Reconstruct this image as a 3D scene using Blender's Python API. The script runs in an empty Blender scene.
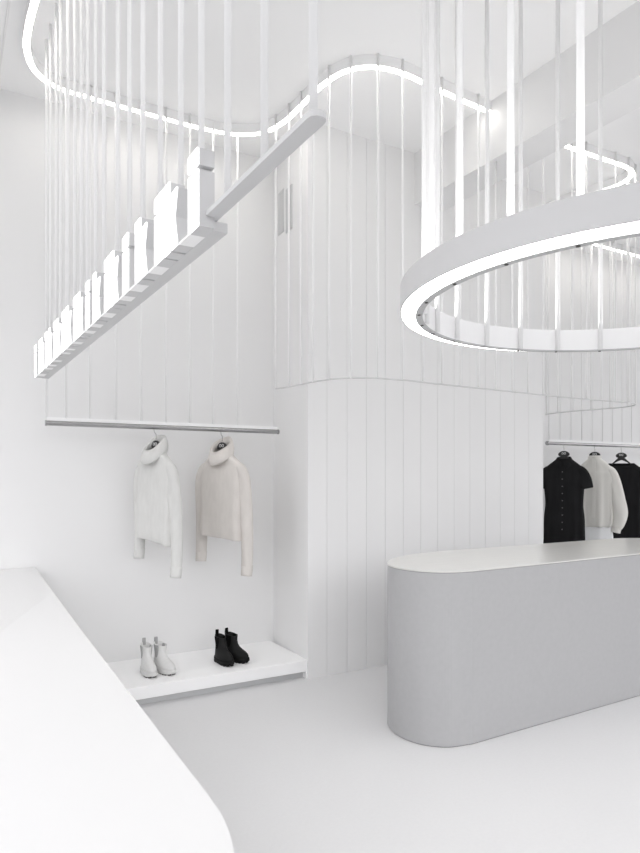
import bpy, bmesh, math, random
from mathutils import Vector, Matrix
random.seed(7)
S = bpy.context.scene
COL = S.collection
PI = math.pi

# ------------------------------------------------------------------ materials
def mat(name, color, rough=0.5, metal=0.0, emit=0.0, noise=None, bump=None, spec=0.5):
    m = bpy.data.materials.new(name); m.use_nodes = True
    nt = m.node_tree; b = nt.nodes['Principled BSDF']
    b.inputs['Base Color'].default_value = (*color, 1)
    b.inputs['Roughness'].default_value = rough
    b.inputs['Metallic'].default_value = metal
    b.inputs['Specular IOR Level'].default_value = spec
    if emit:
        b.inputs['Emission Color'].default_value = (*color, 1)
        b.inputs['Emission Strength'].default_value = emit
    if noise or bump:
        tc = nt.nodes.new('ShaderNodeTexCoord')
    if noise:                                     # (scale xyz, amount): subtle mottling of the paint itself
        sc, amt = noise
        mp = nt.nodes.new('ShaderNodeMapping'); mp.inputs['Scale'].default_value = sc
        nz = nt.nodes.new('ShaderNodeTexNoise'); nz.inputs['Scale'].default_value = 1.0
        nz.inputs['Detail'].default_value = 4
        rp = nt.nodes.new('ShaderNodeValToRGB')
        rp.color_ramp.elements[0].position = 0.3; rp.color_ramp.elements[1].position = 0.7
        rp.color_ramp.elements[0].color = (*[c * (1 - amt) for c in color], 1)
        rp.color_ramp.elements[1].color = (*[min(1, c * (1 + amt)) for c in color], 1)
        nt.links.new(tc.outputs['Object'], mp.inputs['Vector'])
        nt.links.new(mp.outputs['Vector'], nz.inputs['Vector'])
        nt.links.new(nz.outputs['Fac'], rp.inputs['Fac'])
        nt.links.new(rp.outputs['Color'], b.inputs['Base Color'])
    if bump:                                      # (kind, scale xyz, strength, distance)
        kind, sc, st, dist = bump
        mp = nt.nodes.new('ShaderNodeMapping'); mp.inputs['Scale'].default_value = sc
        if kind == 'wave':
            nz = nt.nodes.new('ShaderNodeTexWave'); nz.inputs['Scale'].default_value = 1.0
            nz.inputs['Distortion'].default_value = 0.6
        else:
            nz = nt.nodes.new('ShaderNodeTexNoise'); nz.inputs['Scale'].default_value = 1.0
        bp = nt.nodes.new('ShaderNodeBump'); bp.inputs['Strength'].default_value = st
        bp.inputs['Distance'].default_value = dist
        nt.links.new(tc.outputs['Object'], mp.inputs['Vector'])
        nt.links.new(mp.outputs['Vector'], nz.inputs['Vector'])
        nt.links.new(nz.outputs['Fac'], bp.inputs['Height'])
        nt.links.new(bp.outputs['Normal'], b.inputs['Normal'])
    return m

M = dict(
    wall=mat('white_wall_paint', (0.81, 0.81, 0.81), 0.6, noise=((1.2, 1.2, .6), .008)),
    ceiling=mat('white_ceiling_paint', (0.92, 0.92, 0.92), 0.7),
    floor=mat('pale_grey_floor', (0.67, 0.67, 0.675), 0.55, noise=((60, 60, 60), .012)),
    plinth=mat('satin_white_plinth', (0.715, 0.715, 0.715), 0.5),
    shelf=mat('white_shelf_lacquer', (0.93, 0.93, 0.93), 0.45),
    white=mat('white_powder_coat', (0.90, 0.90, 0.90), 0.4),
    sign=mat('white_sign_metal', (0.60, 0.60, 0.605), 0.45),
    light=mat('white_led_diffuser', (1.0, 0.97, 0.92), 0.5, emit=11.0),
    ringlight=mat('white_ring_diffuser', (1.0, 0.99, 0.97), 0.5, emit=9.0),
    uplight=mat('white_ring_uplight', (1.0, 0.99, 0.97), 0.5, emit=8.0),
    letter=mat('lit_letter_face', (1.0, 1.0, 1.0), 0.5, emit=1.15),
    flange=mat('grey_flange_metal', (0.50, 0.50, 0.505), 0.45),
    chrome=mat('brushed_chrome', (0.40, 0.40, 0.40), 0.25, 1.0),
    wire=mat('satin_steel_wire', (0.66, 0.66, 0.66), 0.4, 0.2),
    counter=mat('matt_grey_counter', (0.40, 0.40, 0.407), 0.5, noise=((35, 35, 35), .02)),
    top=mat('brushed_pale_metal_top', (0.74, 0.735, 0.71), 0.28, 0.35, noise=((4, 60, 1), .03)),
    seam=mat('dark_seam', (0.10, 0.10, 0.10), 0.7),
    dark=mat('dark_recess', (0.06, 0.06, 0.06), 0.8),
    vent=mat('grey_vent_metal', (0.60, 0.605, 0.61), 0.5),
    plastic=mat('black_hanger_plastic', (0.012, 0.012, 0.012), 0.4),
    mark=mat('white_hanger_print', (0.8, 0.8, 0.8), 0.6),
    knit1=mat('pale_grey_knit', (0.66, 0.66, 0.645), 0.9, bump=('wave', (0, 60, 0), .35, .004), noise=((40, 40, 12), .03), spec=.1),
    knit2=mat('oatmeal_knit', (0.66, 0.63, 0.60), 0.9, bump=('wave', (0, 60, 0), .3, .004), noise=((40, 40, 12), .03), spec=.1),
    inside=mat('garment_lining', (0.42, 0.41, 0.39), 0.9, spec=.1),
    black=mat('black_cloth', (0.012, 0.012, 0.013), 0.85, noise=((20, 20, 4), .25), spec=.15),
    blackin=mat('black_cloth_inside', (0.008, 0.008, 0.008), 0.9, spec=.1),
    button=mat('grey_button', (0.09, 0.09, 0.09), 0.3),
    blouse=mat('ivory_blouse_cloth', (0.70, 0.69, 0.655), 0.8, noise=((14, 14, 4), .03), spec=.2),
    slip=mat('white_lining_cloth', (0.80, 0.81, 0.82), 0.85, spec=.1),
    bootw=mat('pale_grey_leather', (0.70, 0.70, 0.69), 0.45, noise=((30, 30, 30), .03)),
    bootws=mat('pale_grey_rubber', (0.64, 0.64, 0.63), 0.6),
    elasticw=mat('grey_elastic', (0.40, 0.40, 0.40), 0.85, bump=('wave', (0, 260, 0), .5, .002)),
    bootb=mat('black_leather', (0.008, 0.008, 0.008), 0.6, noise=((30, 30, 30), .15), spec=.25),
    bootbs=mat('black_rubber', (0.006, 0.006, 0.006), 0.7, spec=.2),
    elasticb=mat('black_elastic', (0.004, 0.004, 0.004), 0.9, spec=.1, bump=('wave', (0, 260, 0), .5, .002)),
    tread=mat('dark_tread_rubber', (0.07, 0.065, 0.06), 0.8),
    frame=mat('white_window_frame', (0.80, 0.80, 0.80), 0.45),
)

# ------------------------------------------------------------------ helpers
def link(name, me, parent=None):
    o = bpy.data.objects.new(name, me); COL.objects.link(o)
    if parent: o.parent = parent
    return o

def obj(name, bm, m, parent=None, smooth=False, bevel=0.0, loc=None):
    me = bpy.data.meshes.new(name)
    bmesh.ops.remove_doubles(bm, verts=bm.verts, dist=1e-6)
    bmesh.ops.recalc_face_normals(bm, faces=bm.faces)
    bm.to_mesh(me); bm.free()
    for mm in (m if isinstance(m, (list, tuple)) else [m]): me.materials.append(mm)
    if smooth:
        for p in me.polygons: p.use_smooth = True
    o = link(name, me, parent)
    if loc: o.location = loc
    if bevel:
        b = o.modifiers.new('bevel', 'BEVEL'); b.width = bevel; b.segments = 2
        b.limit_method = 'ANGLE'; b.angle_limit = math.radians(40)
    return o

def thing(name, label, cat, loc=(0, 0, 0), rz=0, group=None):
    o = bpy.data.objects.new(name, None); COL.objects.link(o)
    o.empty_display_size = .05
    o.location = loc; o.rotation_euler = (0, 0, rz)
    return tag(o, label, cat, group)

def tag(o, label, cat, group=None):
    o['label'] = label; o['category'] = cat
    if group: o['group'] = group
    return o

def struct(o, label=None, cat=None):
    o['kind'] = 'structure'
    if label: o['label'] = label
    if cat: o['category'] = cat
    return o

def box(bm, x0, x1, y0, y1, z0, z1):
    v = [bm.verts.new((x, y, z)) for x in (x0, x1) for y in (y0, y1) for z in (z0, z1)]
    for f in ((0, 1, 3, 2), (4, 6, 7, 5), (0, 4, 5, 1), (2, 3, 7, 6), (0, 2, 6, 4), (1, 5, 7, 3)):
        bm.faces.new([v[i] for i in f])
    return bm

def boxbm(*a): return box(bmesh.new(), *a)

def loft(bm, rings, cap0=True, cap1=True, closed=True):
    vs = [[bm.verts.new(p) for p in r] for r in rings]
    n = len(vs[0])
    for a, b in zip(vs, vs[1:]):
        for i in range(n if closed else n - 1):
            j = (i + 1) % n
            bm.faces.new((a[i], a[j], b[j], b[i]))
    if cap0: bm.faces.new(vs[0][::-1])
    if cap1: bm.faces.new(vs[-1])
    return vs

def prism(bm, poly, z0, z1):
    return loft(bm, [[(x, y, z0) for x, y in poly], [(x, y, z1) for x, y in poly]])

def tube(bm, pts, r, n=10, closed=False):
    """round tube along pts; r a number or one per point"""
    pts = [Vector(p) for p in pts]; rings = []
    N = len(pts); up = None
    for i, p in enumerate(pts):
        a = pts[(i - 1) % N] if (closed or i > 0) else pts[i]
        b = pts[(i + 1) % N] if (closed or i < N - 1) else pts[i]
        t = (b - a).normalized()
        if up is None:
            up = Vector((0, 0, 1)) if abs(t.z) < .9 else Vector((0, 1, 0))
        s = t.cross(up).normalized(); u = s.cross(t).normalized(); up = u
        rr = r[i] if isinstance(r, (list, tuple)) else r
        rings.append([p + (s * math.cos(q) + u * math.sin(q)) * rr for q in [2 * PI * k / n for k in range(n)]])
    if closed: rings.append(rings[0])
    loft(bm, rings, not closed, not closed)
    return bm

def catmull(pts, per=10):
    P = [Vector(p) for p in pts]; P = [2 * P[0] - P[1]] + P + [2 * P[-1] - P[-2]]; out = []
    for i in range(1, len(P) - 2):
        a, b, c, d = P[i - 1:i + 3]
        for k in range(per):
            t = k / per
            out.append(.5 * ((2 * b) + (c - a) * t + (2 * a - 5 * b + 4 * c - d) * t * t + (3 * b - a - 3 * c + d) * t ** 3))
    out.append(P[-2]); return out

def ribbon(bm, path, off0, off1, z0, z1):
    """rectangular section swept along a plan path (list of 2D vectors)"""
    rings = []
    for i, p in enumerate(path):
        a = path[max(0, i - 1)]; b = path[min(len(path) - 1, i + 1)]
        t = (b - a).normalized(); n = Vector((-t.y, t.x))
        q0 = p + n * off0; q1 = p + n * off1
        rings.append([(q0.x, q0.y, z0), (q1.x, q1.y, z0), (q1.x, q1.y, z1), (q0.x, q0.y, z1)])
    loft(bm, rings); return bm

ROD = {}
def rod(parent, x, y, z0, z1, r=.008, m='white', name='rod'):
    k = (round(z1 - z0, 3), r, m)
    if k not in ROD:
        bm = bmesh.new(); n = 10
        loft(bm, [[(r * math.cos(2 * PI * i / n), r * math.sin(2 * PI * i / n), z) for i in range(n)] for z in (0, z1 - z0)])
        o = obj(name, bm, M[m], parent); ROD[k] = o.data
        for p in o.data.polygons: p.use_smooth = len(p.vertices) == 4
    else:
        o = link(name, ROD[k], parent)
    px, py, pz = parent.location if parent else (0, 0, 0)
    o.location = (x - px, y - py, z0 - pz)
    return o

def revolve_band(bm, prof, n=128):
    """closed profile (r,z) revolved about z"""
    vs = [[bm.verts.new((r * math.cos(2 * PI * k / n), r * math.sin(2 * PI * k / n), z)) for r, z in prof] for k in range(n)]
    m = len(prof)
    for k in range(n):
        a, b = vs[k], vs[(k + 1) % n]
        for i in range(m):
            j = (i + 1) % m
            bm.faces.new((a[i], a[j], b[j], b[i]))
    return bm

# ------------------------------------------------------------------ camera
cam = bpy.data.cameras.new('camera'); co = bpy.data.objects.new('camera', cam); COL.objects.link(co)
co.location = (0, 0, 1.5); co.rotation_euler = (PI / 2, 0, -math.radians(30))
cam.sensor_width = 36; cam.lens = 657 / 853 * 36; cam.shift_y = 50.5 / 853
cam.clip_start = .05
S.camera = co

# ------------------------------------------------------------------ room shell
CZ = 4.15
XL, XR, YF = -0.85, 8.8, -2.2
struct(obj('floor', boxbm(XL - .2, XR + .2, YF, 5.3, -.12, 0), M['floor']))
struct(obj('ceiling', boxbm(XL - .2, XR + .2, YF, 5.3, CZ, CZ + .15), M['ceiling']))
struct(obj('wall_back', boxbm(XL - .2, 2.435, 4.97, 5.12, 0, CZ), M['wall']))
struct(obj('wall_back_right', boxbm(4.90, XR + .2, 5.14, 5.3, 0, CZ), M['wall']))
bm = boxbm(XR, XR + .15, YF, 5.14, 0, .9); box(bm, XR, XR + .15, YF, 5.14, CZ - .3, CZ); box(bm, XR, XR + .15, 4.4, 5.14, .9, CZ - .3)
struct(obj('wall_right', bm, M['wall']))
bm = bmesh.new()
for y in (-2.1, 0.0, 2.2, 4.38):
    box(bm, XR + .04, XR + .11, y - .035, y + .035, .9, CZ - .3)
struct(obj('added_window', bm, M['frame']))  # unseen open window, added so daylight brightens the right side
# the projecting wall block between the two alcoves, clad in vertical boards
bm = bmesh.new()
edges = [2.362, 2.526] + [2.526 + .1795 * k for k in range(1, 13)] + [4.87]
loft(bm, [[(2.364, 4.275, z), (4.87, 4.275, z), (4.87, 5.14, z), (2.434, 5.14, z)] for z in (0, CZ)])
g = .0014
for a, b in zip(edges, edges[1:]):
    box(bm, a + (0 if a == edges[0] else g), b - (0 if b == edges[-1] else g), 4.27, 4.2755, 0, CZ)
wb = struct(obj('wall_centre', bm, M['wall']))
# ceiling beam
struct(obj('trim_beam', boxbm(3.36, 3.65, YF, 4.27, 3.73, CZ), M['wall']))
# ceiling joint near the shop window
struct(obj('trim_ceiling_joint', boxbm(.325, .337, YF, 4.97, CZ - .006, CZ), M['frame']))
# window wall on the street side (left of the camera, out of the picture): slim mullions and sill
bm = bmesh.new()
for y in (-2.1, 0.2, 2.55, 4.9):
    box(bm, XL - .08, XL, y - .035, y + .035, 0, CZ)
box(bm, XL - .08, XL, YF, 4.97, 0, .08); box(bm, XL - .08, XL, YF, 4.97, CZ - .1, CZ)
struct(obj('window_1', bm, M['frame']))

# two grey louvred vents high on the side of the wall block
for k, (y0, y1) in enumerate(((4.735, 4.855), (4.565, 4.69))):
    z0, z1 = ((3.485, 3.83), (3.45, 3.795))[k]
    v = thing('air_vent', ['slim grey louvred air vent high on the side wall, nearer the alcove back',
                           'slim grey louvred air vent high on the side wall, nearer the wall corner'][k], 'vent',
              (2.362 + .0971 * ((y0 + y1) / 2 - 4.27) , (y0 + y1) / 2, z0), -math.atan(.0971), 'grey air vents')
    w = (y1 - y0) / 2
    bm = bmesh.new()
    for a, b, c, d in ((-w, -w + .012, 0, z1 - z0), (w - .012, w, 0, z1 - z0), (-w, w, 0, .012), (-w, w, z1 - z0 - .012, z1 - z0)):
        box(bm, -.012, 0, a, b, c, d)
    obj('frame', bm, M['vent'], v)
    bm = bmesh.new(); n = 14
    for i in range(n):
        zc = .012 + (z1 - z0 - .024) * (i + .5) / n
        box(bm, -.009, 0, -w + .012, w - .012, zc - .009, zc + .009)
    obj('louvre', bm, M['vent'], v)

# ------------------------------------------------------------------ light track path (plan), with rods and wires
PATH_L = [(.50, .55), (.475, 2.2), (.45, 3.6), (.437, 4.1), (.455, 4.34), (.525, 4.53), (.66, 4.635), (.86, 4.655), (1.3, 4.658),
          (1.68, 4.65), (1.93, 4.60), (2.09, 4.48), (2.16, 4.27), (2.172, 4.0), (2.178, 3.75), (2.225, 3.55), (2.34, 3.425), (2.53, 3.375),
          (2.78, 3.39), (3.05, 3.41), (3.36, 3.425)]
PATH_R = [(3.65, 3.44), (4.25, 3.475), (4.62, 3.47), (4.92, 3.462), (5.08, 3.505), (5.165, 3.62), (5.175, 3.76), (5.13, 3.93), (5.09, 4.15),
          (5.10, 4.40), (5.20, 4.62), (5.42, 4.75), (5.75, 4.79), (6.4, 4.79), (7.2, 4.79), (8.2, 4.79), (8.78, 4.79)]
pl = catmull([(x, y) for x, y in PATH_L], 12); pr = catmull([(x, y) for x, y in PATH_R], 12)

def track(name, path, label):
    t = thing(name, label, 'light', (path[0].x, path[0].y, CZ))
    q = [p - path[0] for p in path]
    bm = bmesh.new(); ribbon(bm, q, -.020, .020, -.068, -.001)
    obj('channel', bm, M['white'], t)
    bm = bmesh.new(); ribbon(bm, q, -.017, .017, -.072, -.068)
    obj('diffuser', bm, M['light'], t)
    return t
track('light_track', pl, 'curving white light strip on the ceiling above the sign and left alcove')
track('light_track', pr, 'white light strip on the ceiling right of the beam, making a tight hairpin loop')

def arc_points(path, step, start=0.0):
    out = []; acc = -start
    for a, b in zip(path, path[1:]):
        d = (b - a).length
        while acc <= d:
            out.append(a + (b - a) * (acc / d)) if acc >= 0 else None
            acc += step
        acc -= d
    return out

ZTOP = CZ
RZ = 1.854
# --- left alcove clothes rail: chrome tube under a white bar, hung on thin rods
ry = 4.628
t = thing('clothes_rail', 'long chrome clothes rail in the left alcove holding two knit sweaters', 'clothes rail', (1.445, ry, 1.83))
bm = bmesh.new(); tube(bm, [(-.845, 0, RZ - 1.83), (.845, 0, RZ - 1.83)], .0165, 20)
obj('tube', bm, M['chrome'], t, smooth=False)
for s in (-1, 1):
    bm = bmesh.new(); tube(bm, [(s * .842, 0, RZ - 1.83), (s * .852, 0, RZ - 1.83)], .019, 20)
    obj('end_cap', bm, M['chrome'], t)
obj('bar', boxbm(-.84, .84, -.006, .006, RZ - 1.83 + .0175, RZ - 1.83 + .04), M['white'], t)
for x in (.60, .722, .876, 1.045, 1.22, 1.40, 1.575, 1.755, 1.95):
    yy = min(pl, key=lambda p: abs(p.x - x) if p.y > 4.5 else 9).y
    rod(t, x, ry, RZ + .035, ZTOP, .007)
# --- rod screen following the curve in front of the wall block, tied by a thin wire
t = thing('rod_screen', 'screen of thin white rods on a curved wire between the left alcove and the doorway', 'rod screen', (2.17, 3.6, 2.1))
seg = [p for p in pl if (p.x > 2.09 and p.y < 4.46)]
beamseg = [Vector((3.36 + .29 * k / 4, 3.425 + .015 * k / 4)) for k in range(1, 4)]
tight = [p for p in pr if p.y < 4.5 and p.x < 5.3]
whole = seg + beamseg + tight
def shifted(P, d):
    out = []
    for i, p in enumerate(P):
        tt = (P[min(i + 1, len(P) - 1)] - P[max(i - 1, 0)]).normalized(); out.append(p + Vector((tt.y, -tt.x)) * d)
    return out
whole = shifted(whole, .028)
while (whole[0] - whole[1]).length > 0 and sum((a - b).length for a, b in zip(whole, whole[1:])) > 0 and whole[0].y > 4.335:
    whole.pop(0)
def wz(i): return 2.115 + .03 * max(0, 1 - i / 60)
WIRE = [Vector((p.x - 2.17, p.y - 3.6, wz(i) - 2.1)) for i, p in enumerate(whole)]
bm = bmesh.new(); tube(bm, WIRE, .0055, 8)
obj('wire', bm, M['wire'], t, smooth=True)
acc = 0.0; pts = []
L = 0
for i, (a, b) in enumerate(zip(whole, whole[1:])):
    d = (b - a).length
    while acc <= L + d:
        u = (acc - L) / d; pts.append((a + (b - a) * u, wz(i))); acc += .172
    L += d
for p, z in pts:
    top = 3.73 if 3.36 < p.x < 3.65 else ZTOP
    rod(t, p.x, p.y, round(z, 2), top, .0075)
# --- right clothes rail
t = thing('clothes_rail', 'chrome clothes rail behind the counter holding black and ivory garments', 'clothes rail', (7.0, 4.762, 1.83))
bm = bmesh.new(); tube(bm, [(-1.50, 0, RZ - 1.83), (1.60, 0, RZ - 1.83)], .0165, 20)
obj('tube', bm, M['chrome'], t)
bm = bmesh.new(); tube(bm, [(-1.515, 0, RZ - 1.83), (-1.495, 0, RZ - 1.83)], .022, 20)
obj('end_cap', bm, M['chrome'], t)
obj('bar', boxbm(-1.49, 1.6, -.006, .006, RZ - 1.83 + .0175, RZ - 1.83 + .04), M['white'], t)
for k in range(18):
    rod(t, 5.52 + .172 * k, 4.762, RZ + .035, ZTOP, .0055)

# ------------------------------------------------------------------ hanging sign with lit letters
FX = lambda y: .54 - .0148 * (y - 1.54)         # letter face line
sg = thing('hanging_sign', 'long white hanging sign with glowing i and k letters on thin ceiling rods', 'sign', (.55, 2.9, 2.1))
def to_s(x, y, z): return (x - .55, y - 2.9, z - 2.1)
y0, y1 = 1.55, 4.40
bm = bmesh.new()
loft(bm, [[to_s(FX(y) + .046, y, 2.113), to_s(FX(y) + .087, y, 2.113), to_s(FX(y) + .087, y, 2.139), to_s(FX(y) + .046, y, 2.139)] for y in (y1, y0)])
obj('tray', bm, M['sign'], sg, bevel=.002)
# plain hanger bar continuing towards the viewer, rounded at its end
bm = bmesh.new()
poly = [(.562, 1.62), (.566, 1.03)] + [(.584 + .018 * math.cos(a), 1.025 + .018 * math.sin(a)) for a in [PI + PI * k / 8 for k in range(1, 8)]] + [(.602, 1.03), (.598, 1.62)]
prism(bm, [(x - .55, y - 2.9) for x, y in poly], .0395, .051)
obj('hanger_bar', bm, M['sign'], sg)
LET = [('i', 4.375, 4.305), ('i', 4.205, 4.135), ('k', 4.115, 4.01), ('i', 3.95, 3.88), ('k', 3.83, 3.725), ('i', 3.665, 3.595), ('k', 3.58, 3.468),
       ('i', 3.418, 3.345), ('k', 3.31, 3.18), ('i', 3.122, 3.045), ('k', 3.035, 2.917), ('i', 2.859, 2.785), ('k', 2.723, 2.59),
       ('i', 2.516, 2.442), ('k', 2.432, 2.314), ('i', 2.252, 2.18), ('k', 2.095, 1.965), ('i', 1.888, 1.816), ('k', 1.807, 1.685), ('i', 1.60, 1.532)]
ZB, ZT = 2.112, 2.302
def letter(kind, ya, yb):
    w = ya - yb; h = ZT - ZB
    if kind == 'i':
        polys = [[(0, 0), (w, 0), (w, h * .725), (0, h * .725)], [(0, h * .785), (w, h * .785), (w, h), (0, h)]]
    else:
        s = .45 * w
        polys = [[(0, 0), (s, 0), (s, h * .24), (s + .10 * w, 0), (w, 0), (w * .80, h * .43), (w, h * .80), (s + .12 * w, h * .785), (s, h * .66), (s, h), (0, h)]]
    return polys
for (k0, a0, b0), (k1, a1, b1) in zip(LET, LET[1:]):   # bridge plates between neighbouring letters, paler paint standing in for the letters' glow
    if b0 - a1 > .02:
        bm = bmesh.new()
        loft(bm, [[to_s(FX(y) + .006, y, ZB), to_s(FX(y) + .046, y, ZB), to_s(FX(y) + .046, y, ZB + .006), to_s(FX(y) + .006, y, ZB + .006)] for y in (b0, a1)])
        obj('bridge_plate', bm, M['shelf'], sg)
for kind, ya, yb in LET:
    ym = (ya + yb) / 2
    bmB, bmF = bmesh.new(), bmesh.new()
    dep = .045
    for poly in letter(kind, ya, yb):
        A = [to_s(FX(ym) + .004, ya - u, ZB + z) for u, z in poly]; B = [to_s(FX(ym) + dep, ya - u, ZB + z) for u, z in poly]
        loft(bmB, [A, B])
        A = [to_s(FX(ym), ya - u, ZB + z) for u, z in poly]; B = [to_s(FX(ym) + .005, ya - u, ZB + z) for u, z in poly]
        loft(bmF, [A, B])
    if kind == 'i':                               # neck behind the dot gap
        bx = [(ya - (ya - yb) * .2), (ya - (ya - yb) * .8)]
        a0 = to_s(FX(ym) + .015, bx[1], ZB + (ZT - ZB) * .7); a1 = to_s(FX(ym) + .04, bx[0], ZB + (ZT - ZB) * .8)
        box(bmB, a0[0], a1[0], a0[1], a1[1], a0[2], a1[2])
    lt = obj('letter', bmB, M['sign'], sg)
    fc = obj('face', bmF, M['letter'], lt); fc['label'] = 'glowing white letter ' + kind
for y in (4.276, 4.121, 3.924, 3.775, 3.564, 3.386, 3.223, 3.085, 2.917, 2.765, 2.537, 2.368, 2.2, 2.008, 1.817):
    rod(sg, FX(y) + .056, y, 2.138, ZTOP, .0085)
for y in (1.60, 1.43, 1.236, 1.035):
    rod(sg, FX(y) + .036, y, 2.148, ZTOP, .0085)
LTS = []

# ------------------------------------------------------------------ ring pendant
K = .74                                          # overall size of the ring
RC = (3.265 * K, 2.159 * K, 1.5 + .9 * K)
rg = thing('ring_pendant', 'large white ring pendant light hung on vertical rods above the counter', 'light', RC)
n = 160
def rv(prof): return [(r * K, z * K) for r, z in prof]
bm = bmesh.new()
revolve_band(bm, rv([(1.304, .014), (1.311, .016), (1.311, .152), (1.297, .152), (1.297, .022)]), n)
obj('outer_band', bm, M['sign'], rg, smooth=False)
bm = bmesh.new()
revolve_band(bm, rv([(1.189, .0), (1.197, .0), (1.197, .150), (1.189, .150)]), n)
obj('inner_band', bm, M['white'], rg)
bm = bmesh.new()
revolve_band(bm, rv([(1.226, .001), (1.304, .014), (1.302, .020), (1.226, .008)]), n)
obj('diffuser', bm, M['ringlight'], rg)
bm = bmesh.new()
revolve_band(bm, rv([(1.188, -.002), (1.227, -.002), (1.227, .006), (1.188, .006)]), n)
obj('flange', bm, M['flange'], rg)
bm = bmesh.new()
revolve_band(bm, rv([(1.197, .128), (1.298, .128), (1.298, .138), (1.197, .138)]), n)
obj('lid', bm, M['white'], rg)
bm = bmesh.new()
revolve_band(bm, rv([(1.205, .138), (1.290, .138), (1.290, .142), (1.205, .142)]), n)
o = obj('diffuser', bm, M['uplight'], rg); o['label'] = 'glowing upper strip of the ring'
ANG = [48.3, 62.7, 76.4, 90.6, 105.8, 119.4, 131.5, 143.5, 155.9, 171.7, 187.2, 201.9] + [216.5 + 14.8 * k for k in range(13)]
for a in ANG:
    a = math.radians(a)
    rx, ryy = RC[0] + 1.178 * K * math.cos(a), RC[1] + 1.178 * K * math.sin(a)
    rod(rg, rx, ryy, RC[2] + .003, 3.73 if rx > 3.345 else ZTOP, .0115)
    bm = bmesh.new(); x, y = 1.207 * K * math.cos(a), 1.207 * K * math.sin(a)
    loft(bm, [[(x + .0065 * math.cos(q), y + .0065 * math.sin(q), z) for q in [2 * PI * k / 8 for k in range(8)]] for z in (-.0045, -.001)])
    obj('bolt', bm, M['tread'], rg)

# ------------------------------------------------------------------ counter
END = [(v.x, v.y) for v in catmull([(3.25, 3.60), (3.0, 3.588), (2.76, 3.535), (2.565, 3.445), (2.44, 3.345), (2.355, 3.24), (2.313, 3.13), (2.307, 3.03), (2.333, 2.925), (2.387, 2.848), (2.47, 2.793), (2.60, 2.768)], 6)]
def rounded(inset):
    p = END + [(4.9, 2.828)]
    p += [(4.95 + .386 * math.cos(a), 3.214 + .386 * math.sin(a)) for a in [-PI / 2 + PI * k / 24 for k in range(25)]]
    c = Vector((3.8, 3.2)); out = []
    for i, q in enumerate(p):
        a = Vector(p[i - 1]); b = Vector(p[(i + 1) % len(p)]); t = (b - a).normalized()
        out.append(Vector(q) + Vector((-t.y, t.x)) * inset + Vector((-.014, -.004)))
    return [(q.x - 4.0, q.y - 3.195) for q in out]
ct = thing('counter', 'grey service counter with rounded end and pale brushed metal top', 'counter', (4.0, 3.195, 0))
bm = bmesh.new(); prism(bm, rounded(0.0), .004, .966)
obj('body', bm, M['counter'], ct)
bm = bmesh.new(); prism(bm, rounded(.003), .966, .969)
obj('seam', bm, M['seam'], ct)
bm = bmesh.new(); prism(bm, rounded(-.001), .969, .977)
obj('top', bm, M['top'], ct)
bm = bmesh.new(); prism(bm, rounded(.004), 0, .004)
obj('plinth', bm, M['seam'], ct)

# ------------------------------------------------------------------ window plinth (white display table) at lower left
TZ = .87
tb = thing('display_table', 'large white display table with rounded corner in the left foreground', 'table', (0, 2.8, 0))
bm = bmesh.new()
right = [(.571, 4.965), (.5335, 3.848), (.50, 2.8), (.4755, 1.85), (.459, 1.24)]
# rounded front corner
cxr, cyr, rr = -.142, 1.22, .60
arc = [(cxr + rr * math.cos(a), cyr + rr * math.sin(a)) for a in [math.radians(-90 * k / 24) for k in range(25)]]
outline = right + arc + [(XL + .05, cyr - rr), (XL + .05, 4.965)]
# flat part in front of the crease
cl = (XL + .05, .535)
front = right[1:] + arc + [(XL + .05, cyr - rr)]
crease_left = (-.645, cyr - rr)
flat = [(x, y - 2.8) for x, y in right[1:] + arc + [crease_left]]
vs = [bm.verts.new((x, y, TZ)) for x, y in flat]; bm.faces.new(vs)
# scooped part behind the crease: a grid that dips gently and returns to the back edge
NU, NV = 24, 16
C0, C1 = Vector((.5335, 3.848)), Vector(crease_left)
B0, B1 = Vector((.571, 4.965)), Vector((XL + .05, 4.965))
mid = []
for i in range(NU + 1):
    u = i / NU; row = []
    a = C0.lerp(C1, u)
    b = B0.lerp(B1, u)
    for j in range(NV + 1):
        v = j / NV
        p = a.lerp(b, v)
        dip = -.22 * min(1, u * 2.0) ** 1.1 * (v ** .9) * (1 - v) ** 1.5
        row.append((p.x, p.y - 2.8, TZ - dip))
    mid.append(row)
gv = [[bm.verts.new(p) for p in r] for r in mid]
for i in range(NU):
    for j in range(NV):
        bm.faces.new((gv[i][j], gv[i][j + 1], gv[i + 1][j + 1], gv[i + 1][j]))
# left triangle between the scoop and the window
bm.faces.new([bm.verts.new(p) for p in ((crease_left[0], crease_left[1] - 2.8, TZ), (XL + .05, 4.965 - 2.8, TZ), (XL + .05, crease_left[1] - 2.8, TZ))])
obj('top', bm, M['plinth'], tb)
bm = bmesh.new(); o2 = [(x, y - 2.8) for x, y in outline]
loft(bm, [[(x, y, TZ - .001) for x, y in o2], [(x, y, TZ - .05) for x, y in o2]], False, False)
loft(bm, [[(x * .96 - .03, y * .98 - .02, TZ - .05) for x, y in o2], [(x * .96 - .03, y * .98 - .02, 0) for x, y in o2]], True, True)
obj('body', bm, M['plinth'], tb)

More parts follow.
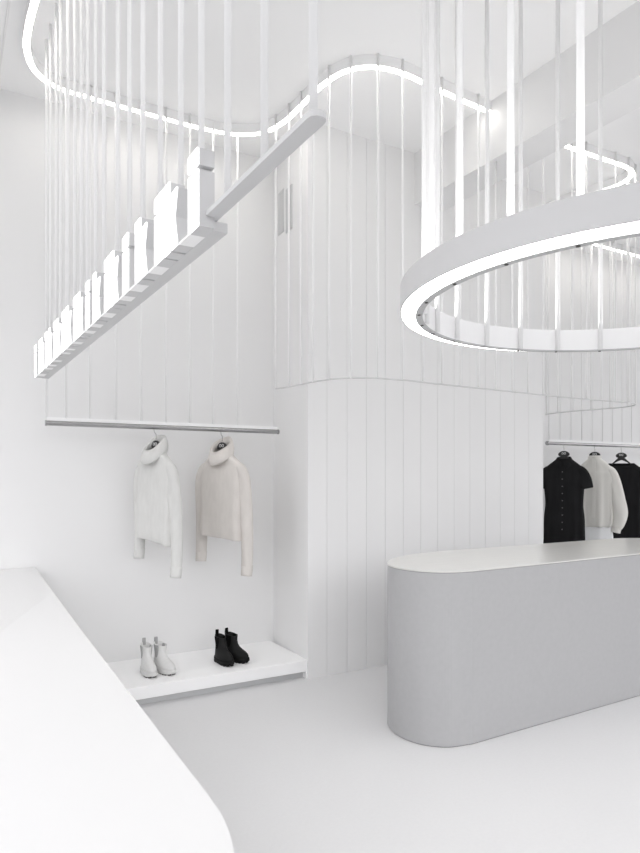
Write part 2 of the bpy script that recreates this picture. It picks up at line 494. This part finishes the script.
# ------------------------------------------------------------------ low shoe shelf in the left alcove
sh = thing('shoe_shelf', 'low white shelf at the alcove floor holding two pairs of boots', 'shelf', (1.45, 4.6, 0))
def sxy(x, y): return (x - 1.45, y - 4.6)
bm = bmesh.new()
X0, X1, Y0, Y1 = .66, 2.382, 4.285, 4.968
rad = .30
fr = [(X0 + .10 + rad - rad * math.sin(a), Y0 + rad - rad * math.cos(a)) for a in [PI / 2 * k / 10 for k in range(11)]]
poly = [sxy(X1, Y1), sxy(X1, Y0)] + [sxy(*p) for p in fr] + [sxy(X0 + .10, Y1)]
prism(bm, poly, .052, .134)
obj('slab', bm, M['shelf'], sh, bevel=.003)
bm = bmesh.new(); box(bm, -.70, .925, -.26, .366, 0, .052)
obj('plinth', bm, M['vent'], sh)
bm = bmesh.new(); box(bm, .905, .932, -.312, .366, 0, .052)
obj('end_support', bm, M['shelf'], sh)

# ------------------------------------------------------------------ garments
def garment_body(bm, prof, fold=.008, nf=7, seed=0, n=48, flare=0.0, hemtilt=0.0, cap=False):
    """prof: list of (z, half width, half depth, x shift); front is -y"""
    rnd = random.Random(seed); ph = rnd.random() * 6
    zmin = min(p[0] for p in prof); zmax = max(p[0] for p in prof)
    rings = []
    for z, w, d, sx in prof:
        k = (zmax - z) / (zmax - zmin)
        r = []
        for i in range(n):
            a = 2 * PI * i / n
            c, s = math.cos(a), math.sin(a)
            c2 = math.copysign(abs(c) ** .8, c); s2 = math.copysign(abs(s) ** .8, s)
            f = fold * k * (math.sin(nf * a + ph) + .6 * math.sin((nf * 2 - 1) * a + 2 * ph))
            r.append((sx + w * c2 + f * .3 * c, d * s2 + f * (1 if abs(s) > .2 else .4), z + hemtilt * k * k * c))
        rings.append(r)
    loft(bm, rings, cap, cap)
    return bm

def smooth_prof(pr, per=5):
    pts = catmull([Vector(p) for p in pr], per)
    return [tuple(p) for p in pts]

def sleeve(bm, pts, rs, flat=.6, n=18, nf=0, cap=False):
    P = catmull([Vector(p) for p in pts], 5)
    R = [v.x for v in catmull([Vector((r, 0, 0)) for r in rs], 5)]
    rings = []
    for i, p in enumerate(P):
        a, b = P[max(0, i - 1)], P[min(len(P) - 1, i + 1)]
        t = (b - a).normalized(); y = Vector((0, 1, 0)); s = y.cross(t).normalized(); y2 = t.cross(s).normalized()
        r = R[i]
        rings.append([p + s * r * math.cos(q) + y2 * r * flat * math.sin(q) * (1 + .12 * math.sin(3 * q + i * .35)) for q in [2 * PI * k / n for k in range(n)]])
    loft(bm, rings, cap, cap)
    return bm

def solidify(o, t=.004):
    s = o.modifiers.new('cloth', 'SOLIDIFY'); s.thickness = t; s.offset = 0
    return o

def make_hanger(name, label, loc, rz, drop, half, hs=1.0):
    """clothes hanger: wire hook over the rail, black rounded head with a small white print, sloping arms"""
    h = thing(name, label, 'hanger', loc, rz, 'black clothes hangers')
    zc = -drop
    R = .020
    hook = [(0, R * math.sin(a) * 1.0, R * math.cos(a)) for a in [math.radians(-110 + 20 * k) for k in range(12)]]
    hook = [(0, y, z) for x, y, z in hook]
    end = hook[0]
    hook = hook[::-1] if False else hook
    pts = [(0, 0, zc + .05), (0, 0, -.052), (0, -.014, -.034)] + hook[1:]
    bm = bmesh.new(); tube(bm, catmull(pts, 3), .0021, 8)
    obj('hook', bm, M['chrome'], h, smooth=True)
    # arms: flat black bar bowed like shoulders, thick in the middle
    bm = bmesh.new(); rings = []
    for k in range(25):
        u = -1 + 2 * k / 24
        x = u * half; z = zc - .016 - .105 * abs(u) ** 1.15
        hh = .022 * (1 - abs(u)) ** 2 + .006; th = .005 + .003 * (1 - abs(u))
        rings.append([(x, -th, z - hh), (x, th, z - hh), (x, th, z + hh), (x, -th, z + hh)])
    loft(bm, rings); obj('arms', bm, M['plastic'], h, bevel=.002)
    # rounded head plate
    bm = bmesh.new()
    pl_ = [(.038 * hs * (1.12 - .2 * math.sin(a)) * math.cos(a), zc + .010 + .032 * math.sin(a)) for a in [2 * PI * k / 28 for k in range(28)]]
    loft(bm, [[(x, -.009, z) for x, z in pl_], [(x, .009, z) for x, z in pl_]])
    hd = obj('head', bm, M['plastic'], h, bevel=.002)
    for k, xo in enumerate((-.0115, .0115)):
        bm = bmesh.new()
        c = [(xo + .009 * math.cos(a), -.0103, zc + .016 + .010 * math.sin(a)) for a in [2 * PI * j / 14 for j in range(14)]]
        tube(bm, c, .002, 6, closed=True)
        p = obj('print', bm, M['mark'], hd); p['label'] = 'white ring mark'
    return h

def sweater(label, loc, rz, kmat, slL, slR, hemtilt, seed):
    """turtleneck knit; loc at the rail point, front is local -y; local x to the wearer's... picture right"""
    g = thing('sweater', label, 'sweater', loc, rz, 'knit sweaters on the left rail')
    prof = [(-.80, .192, .058, 0), (-.77, .194, .062, 0), (-.74, .196, .064, 0), (-.62, .196, .064, 0), (-.48, .194, .062, 0), (-.36, .192, .058, 0), (-.295, .190, .052, 0),
            (-.262, .180, .046, 0), (-.238, .160, .046, 0), (-.214, .128, .050, 0), (-.190, .094, .056, 0), (-.172, .076, .060, 0)]
    bm = bmesh.new(); garment_body(bm, smooth_prof(prof), .012, 4, seed, hemtilt=hemtilt)
    solidify(obj('body', bm, kmat, g, smooth=True))
    # sleeves hanging down from dropped shoulders, tapering to the cuff
    for s, ln in ((-1, slL), (1, slR)):
        z1 = -.25 - ln
        pts = [(s * .120, .0, -.262), (s * .168, -.002, -.300), (s * .198, .004, -.40), (s * (.216 if s > 0 else .204), .010, -.25 - ln * .5), (s * (.226 if s > 0 else .206), .006, -.25 - ln * .8), (s * (.226 if s > 0 else .204), -.004, z1)]
        rs = [.030, .050, .054, .050, .045, .041]
        b2 = bmesh.new(); sleeve(b2, pts, rs, .72)
        solidify(obj('sleeve', b2, kmat, g, smooth=True))
        b2 = bmesh.new(); sleeve(b2, [(s * (.2265 if s > 0 else .2055), .003, z1 + .075), (s * (.226 if s > 0 else .204), -.004, z1 - .002)], [.0455, .0435], .74)
        solidify(obj('cuff', b2, kmat, g, smooth=True), .003)
    # slumping funnel collar: high at the back, folded low at the front
    bm = bmesh.new(); rings = []
    nn = 40
    for rr_, fz, bz, push in ((.074, -.195, -.178, 0), (.084, -.232, -.165, .010), (.094, -.262, -.145, .022), (.096, -.258, -.112, .030), (.090, -.228, -.080, .030),
                        (.082, -.188, -.058, .026), (.074, -.165, -.048, .020), (.066, -.175, -.058, .014), (.058, -.205, -.13, .006)):
        r = []
        for i in range(nn):
            a = 2 * PI * i / nn
            f = (1 - math.sin(a)) / 2
            zz = bz + (fz - bz) * f ** 1.15
            r.append((rr_ * math.cos(a), rr_ * math.sin(a) * .82 - push * f, zz + .004 * math.sin(3 * a + seed)))
        rings.append(r)
    loft(bm, rings, False, False)
    solidify(obj('collar', bm, kmat, g, smooth=True), .006)
    return g

AZ = lambda deg: math.radians(180 - deg)          # heading (from +Y clockwise) of the garment's front -> z rotation
for k, (x, deg) in enumerate(((1.326, 250), (1.827, 240))):
    make_hanger('clothes_hanger', ['black hanger inside the pale grey sweater on the left rail', 'black hanger inside the oatmeal sweater on the left rail'][k],
                (x, ry, RZ + .0), AZ(deg), .136, .125)
    sweater(['pale grey turtleneck sweater, the left one on the alcove rail', 'oatmeal beige turtleneck sweater, the right one on the alcove rail'][k],
            (x, ry, RZ - .005), AZ(deg), M['knit1' if k == 0 else 'knit2'], [.69, .74][k], [.79, .82][k], [-.03, -.02][k], k * 3 + 1)

# --- right rail garments
gx = [5.75, 6.25, 6.71]
DEG = [244, 244, 244]
hl = ['black hanger holding the buttoned black dress behind the counter', 'black hanger holding the ivory blouse behind the counter', 'black hanger holding the plain black dress at the right edge']
for x, d, l in zip(gx, DEG, hl):
    make_hanger('clothes_hanger', l, (x, 4.762, RZ), AZ(d), .118, .135, 1.35)
# buttoned black shirt dress
g = thing('shirt_dress', 'black short-sleeved shirt dress with a row of buttons and pointed collar', 'dress', (gx[0], 4.762, RZ), AZ(DEG[0]))
prof = [(-1.22, .218, .084, 0), (-1.0, .208, .078, 0), (-.80, .205, .070, 0), (-.66, .192, .064, 0), (-.55, .196, .066, 0), (-.42, .208, .070, 0), (-.33, .212, .062, 0), (-.285, .205, .054, 0),
        (-.255, .188, .048, 0), (-.220, .150, .046, 0), (-.185, .104, .048, 0), (-.160, .074, .050, 0)]
bm = bmesh.new(); garment_body(bm, smooth_prof(prof), .014, 9, 4)
solidify(obj('body', bm, M['black'], g, smooth=True))
for s in (-1, 1):
    b2 = bmesh.new(); sleeve(b2, [(s * .10, 0, -.262), (s * .165, -.002, -.305), (s * .208, -.006, -.385), (s * .228, -.008, -.475)], [.042, .066, .070, .068], .62)
    solidify(obj('sleeve', b2, M['black'], g, smooth=True))
for s in (-1, 1):                                 # two pointed collar leaves, open at the neck
    bm = bmesh.new(); rings = []
    for k in range(9):
        a = PI / 2 - s * PI * k / 8 * .97
        c, sn = math.cos(a), math.sin(a)
        f = (1 - sn) / 2
        zi = -.135 - .055 * f ** 2
        wd = .045 + .035 * f ** 3
        rings.append([(.070 * c, .052 * sn - .006 * f, zi), (.090 * c + s * .02 * f, .066 * sn - .006 * f, zi - wd)])
    loft(bm, rings, False, False, closed=False)
    solidify(obj('collar', bm, M['black'], g), .006)
bm = bmesh.new()
loft(bm, [[(-.02, -.0575 - d, z), (.02, -.0575 - d, z), (.02, -.0535 - d, z), (-.02, -.0535 - d, z)] for z, d in ((-.235, -.006), (-.33, .012), (-.45, .014), (-.66, .010), (-.9, .020), (-1.2, .034))])
obj('placket', bm, M['black'], g)
for k in range(9):
    z = -.30 - .076 * k
    d = .066 if z > -.36 else (.0715 if z > -.55 else .068 if z > -.72 else .073 if z > -.85 else .080)
    bm = bmesh.new(); loft(bm, [[(.0065 * math.cos(q), y, z + .0065 * math.sin(q)) for q in [2 * PI * j / 10 for j in range(10)]] for y in (-d - .004, -d + .008)])
    o = obj('button', bm, M['button'], g)
# ivory blouse with gathered long sleeve
g = thing('blouse', 'ivory long-sleeved blouse hanging between two black dresses', 'blouse', (gx[1], 4.762, RZ), AZ(DEG[1]))
prof = [(-.90, .165, .066, 0), (-.88, .19, .075, 0), (-.80, .205, .080, 0), (-.60, .200, .074, 0), (-.45, .202, .068, 0), (-.33, .202, .060, 0), (-.285, .194, .052, 0),
        (-.250, .172, .048, 0), (-.215, .136, .047, 0), (-.175, .094, .048, 0), (-.155, .070, .050, 0), (-.135, .066, .048, 0)]
bm = bmesh.new(); garment_body(bm, smooth_prof(prof), .013, 8, 9)
solidify(obj('body', bm, M['blouse'], g, smooth=True))
for s in (-1, 1):
    b2 = bmesh.new(); sleeve(b2, [(s * .10, 0, -.262), (s * .160, -.003, -.305), (s * .205, -.010, -.42), (s * .242, -.018, -.60), (s * .262, -.022, -.74), (s * .250, -.022, -.85), (s * .226, -.02, -.91)],
                              [.040, .060, .064, .070, .076, .060, .045], .62)
    solidify(obj('sleeve', b2, M['blouse'], g, smooth=True))
    b2 = bmesh.new(); sleeve(b2, [(s * .226, -.02, -.905), (s * .216, -.02, -.955)], [.047, .046], .62)
    solidify(obj('cuff', b2, M['blouse'], g, smooth=True))
bm = bmesh.new()
loft(bm, [[(-.018, -.0555 - d, z), (.018, -.0555 - d, z), (.018, -.0515 - d, z), (-.018, -.0515 - d, z)] for z, d in ((-.16, -.004), (-.33, .010), (-.45, .016), (-.60, .021), (-.80, .028), (-.88, .022))])
obj('placket', bm, M['blouse'], g)
bm = bmesh.new(); loft(bm, [[(r * math.cos(q), .74 * r * math.sin(q), z) for q in [2 * PI * j / 28 for j in range(28)]] for r, z in ((.068, -.145), (.064, -.118))], False, False)
solidify(obj('collar', bm, M['blouse'], g, smooth=True))
bm = bmesh.new(); garment_body(bm, [(-1.12, .19, .066, 0), (-1.0, .185, .064, 0), (-.86, .17, .055, 0)], .008, 7, 3)
o = solidify(obj('lining', bm, M['slip'], g, smooth=True)); o['label'] = 'plain white lining below the hem'
# plain black dress
g = thing('dress', 'plain black dress with a scooped neck at the right edge', 'dress', (gx[2], 4.762, RZ), AZ(DEG[2]))
prof = [(-1.15, .25, .090, 0), (-.90, .235, .080, 0), (-.66, .222, .070, 0), (-.45, .220, .066, 0), (-.33, .220, .060, 0), (-.285, .212, .052, 0),
        (-.255, .195, .047, 0), (-.225, .165, .046, 0), (-.198, .130, .046, 0)]
bm = bmesh.new(); garment_body(bm, smooth_prof(prof), .012, 6, 12)
for v in bm.verts:                                # scooped neckline at the front
    if v.co.z > -.225 and v.co.y < 0 and abs(v.co.x) < .13: v.co.z -= .045 * (1 - (v.co.x / .13) ** 2)
solidify(obj('body', bm, M['black'], g, smooth=True))
for s in (-1, 1):
    b2 = bmesh.new(); sleeve(b2, [(s * .11, 0, -.262), (s * .175, -.002, -.305), (s * .222, -.006, -.385), (s * .248, -.008, -.54)], [.040, .064, .072, .070], .62)
    solidify(obj('sleeve', b2, M['black'], g, smooth=True))

# ------------------------------------------------------------------ ankle boots
def boot_outline(yb, yf, wb, wf, n=32, toe=1.0):
    """closed egg outline in plan, heel at yb (+), toe at yf (-)"""
    out = []; yc = (yb + yf) / 2; hl_ = (yb - yf) / 2
    for i in range(n):
        a = 2 * PI * i / n
        c, s = math.cos(a), math.sin(a)
        t = (1 - s) / 2                           # 0 heel .. 1 toe
        w = wb + (wf - wb) * t
        ex = .82 if s > 0 else .90
        out.append((w * math.copysign(abs(c) ** ex, c), yc + hl_ * math.copysign(abs(s) ** 1.0, s)))
    return out
def make_boot(label, loc, rz, up, sole, ela, tread, group, side):
    b = thing('ankle_boot', label, 'boot', loc, rz, group)
    b.scale = (.87, .85, .83)
    # chunky sole with a lugged bottom edge
    bm = bmesh.new()
    o1 = boot_outline(.135, -.150, .046, .056)
    rings = []
    for z, k in ((.006, .97), (.012, 1.03), (.030, 1.05), (.044, 1.03), (.050, .98)):
        rings.append([(x * k, y * k, z + (.010 * max(0, (-y - .09) / .06) if z < .02 else .004 * max(0, (-y - .09) / .06))) for x, y in o1])
    loft(bm, rings); obj('sole', bm, sole, b, smooth=True)
    bm = bmesh.new()
    for i in range(9):
        y = .115 - i * .0285
        w = (.026, .038, .041, .042, .044, .047, .049, .045, .030)[i]
        for sx in (-1, 1):
            box(bm, min(sx * w, sx * .008), max(sx * w, sx * .008), y - .009, y + .009, 0, .014)
    obj('tread', bm, tread, b)
    # upper: toe box, instep, shaft
    rings = []
    for z, yb, yf, wb, wf in ((.044, .128, -.145, .044, .053), (.060, .128, -.146, .044, .054), (.078, .126, -.138, .043, .051), (.094, .123, -.115, .042, .047), (.110, .119, -.078, .040, .041),
                              (.128, .115, -.042, .038, .038), (.150, .112, -.020, .037, .036), (.180, .112, -.010, .038, .036), (.210, .114, -.010, .040, .037), (.232, .116, -.013, .041, .038)):
        dip = lambda y: 0
        rings.append([(x, y, z + (0.010 * (y - .05) / .06 if z > .2 else 0)) for x, y in boot_outline(yb, yf, wb, wf)])
    inner = [[(x * .90, .05 + (y - .05) * .90, z - d) for (x, y, z) in rings[-1]] for d in (-.001, .03, .09)]
    bm = bmesh.new(); loft(bm, rings + inner); obj('upper', bm, up, b, smooth=True)
    # elastic gore on both sides
    for s in (-1, 1):
        bm = bmesh.new(); rr_ = []
        for z, ya, yb_ in ((.125, .040, .060), (.150, .030, .068), (.185, .024, .076), (.228, .020, .082)):
            w = .038 if z < .14 else .0365 if z < .16 else .0378 if z < .2 else .0405
            rr_.append([(s * (w - .006), ya, z), (s * (w + .0015), ya, z), (s * (w + .0015), yb_, z), (s * (w - .006), yb_, z)])
        loft(bm, rr_); obj('elastic_gore', bm, ela, b)
    # pull tab loop at the heel
    bm = bmesh.new()
    loft(bm, [[(-.012, y - .002, z), (.012, y - .002, z), (.012, y + .002, z), (-.012, y + .002, z)] for y, z in ((.121, .19), (.123, .24), (.120, .275), (.114, .279), (.109, .274), (.108, .22))])
    obj('pull_tab', bm, ela, b)
    return b
heading = lambda x, y: math.atan2(-(-x), 1) 
def face(dx, dy): return math.atan2(dx, -dy)      # rotate local -y onto (dx,dy)
ZS = .134
for k, (x, y, a) in enumerate(((1.245, 4.54, (.02, -1)), (1.352, 4.53, (.30, -1)))):
    make_boot(['pale grey ankle boot, left one of the light pair on the low shelf', 'pale grey ankle boot, right one of the light pair on the low shelf'][k],
              (x, y, ZS), face(*a), M['bootw'], M['bootws'], M['elasticw'], M['tread'], 'pale grey ankle boots', k)
for k, (x, y, a) in enumerate(((1.795, 4.525, (.12, -1)), (1.900, 4.545, (.40, -1)))):
    make_boot(['black ankle boot, left one of the dark pair on the low shelf', 'black ankle boot, right one of the dark pair on the low shelf'][k],
              (x, y, ZS), face(*a), M['bootb'], M['bootbs'], M['elasticb'], M['bootbs'], 'black ankle boots', k)

# ------------------------------------------------------------------ light: daylight through the open shop front, LED strips
w = bpy.data.worlds.new('daylight'); S.world = w; w.use_nodes = True
bg = w.node_tree.nodes['Background']
# overcast sky: brighter towards the zenith, pale ground light below the horizon
nt = w.node_tree
tc = nt.nodes.new('ShaderNodeTexCoord'); sx = nt.nodes.new('ShaderNodeSeparateXYZ'); mr = nt.nodes.new('ShaderNodeMapRange')
mr.inputs['From Min'].default_value = -1; mr.inputs['From Max'].default_value = 1
rp = nt.nodes.new('ShaderNodeValToRGB')
for p, v in ((0.0, .24), (.49, .24), (.52, .40), (.61, .93), (1.0, 1.0)):
    e = rp.color_ramp.elements.new(p) if p not in (0.0, 1.0) else rp.color_ramp.elements[0 if p == 0.0 else -1]
    e.color = (v * .985, v * .98, v, 1)
nt.links.new(tc.outputs['Generated'], sx.inputs[0]); nt.links.new(sx.outputs['Z'], mr.inputs['Value'])
nt.links.new(mr.outputs['Result'], rp.inputs['Fac']); nt.links.new(rp.outputs['Color'], bg.inputs['Color'])
bg.inputs['Strength'].default_value = 1.9
S.view_settings.view_transform = 'Standard'; S.view_settings.look = 'None'
S.view_settings.gamma = 1.0; S.view_settings.use_curve_mapping = False
S.view_settings.exposure = 0.28
S.cycles.max_bounces = 14; S.cycles.diffuse_bounces = 10
S.cycles.use_denoising = True
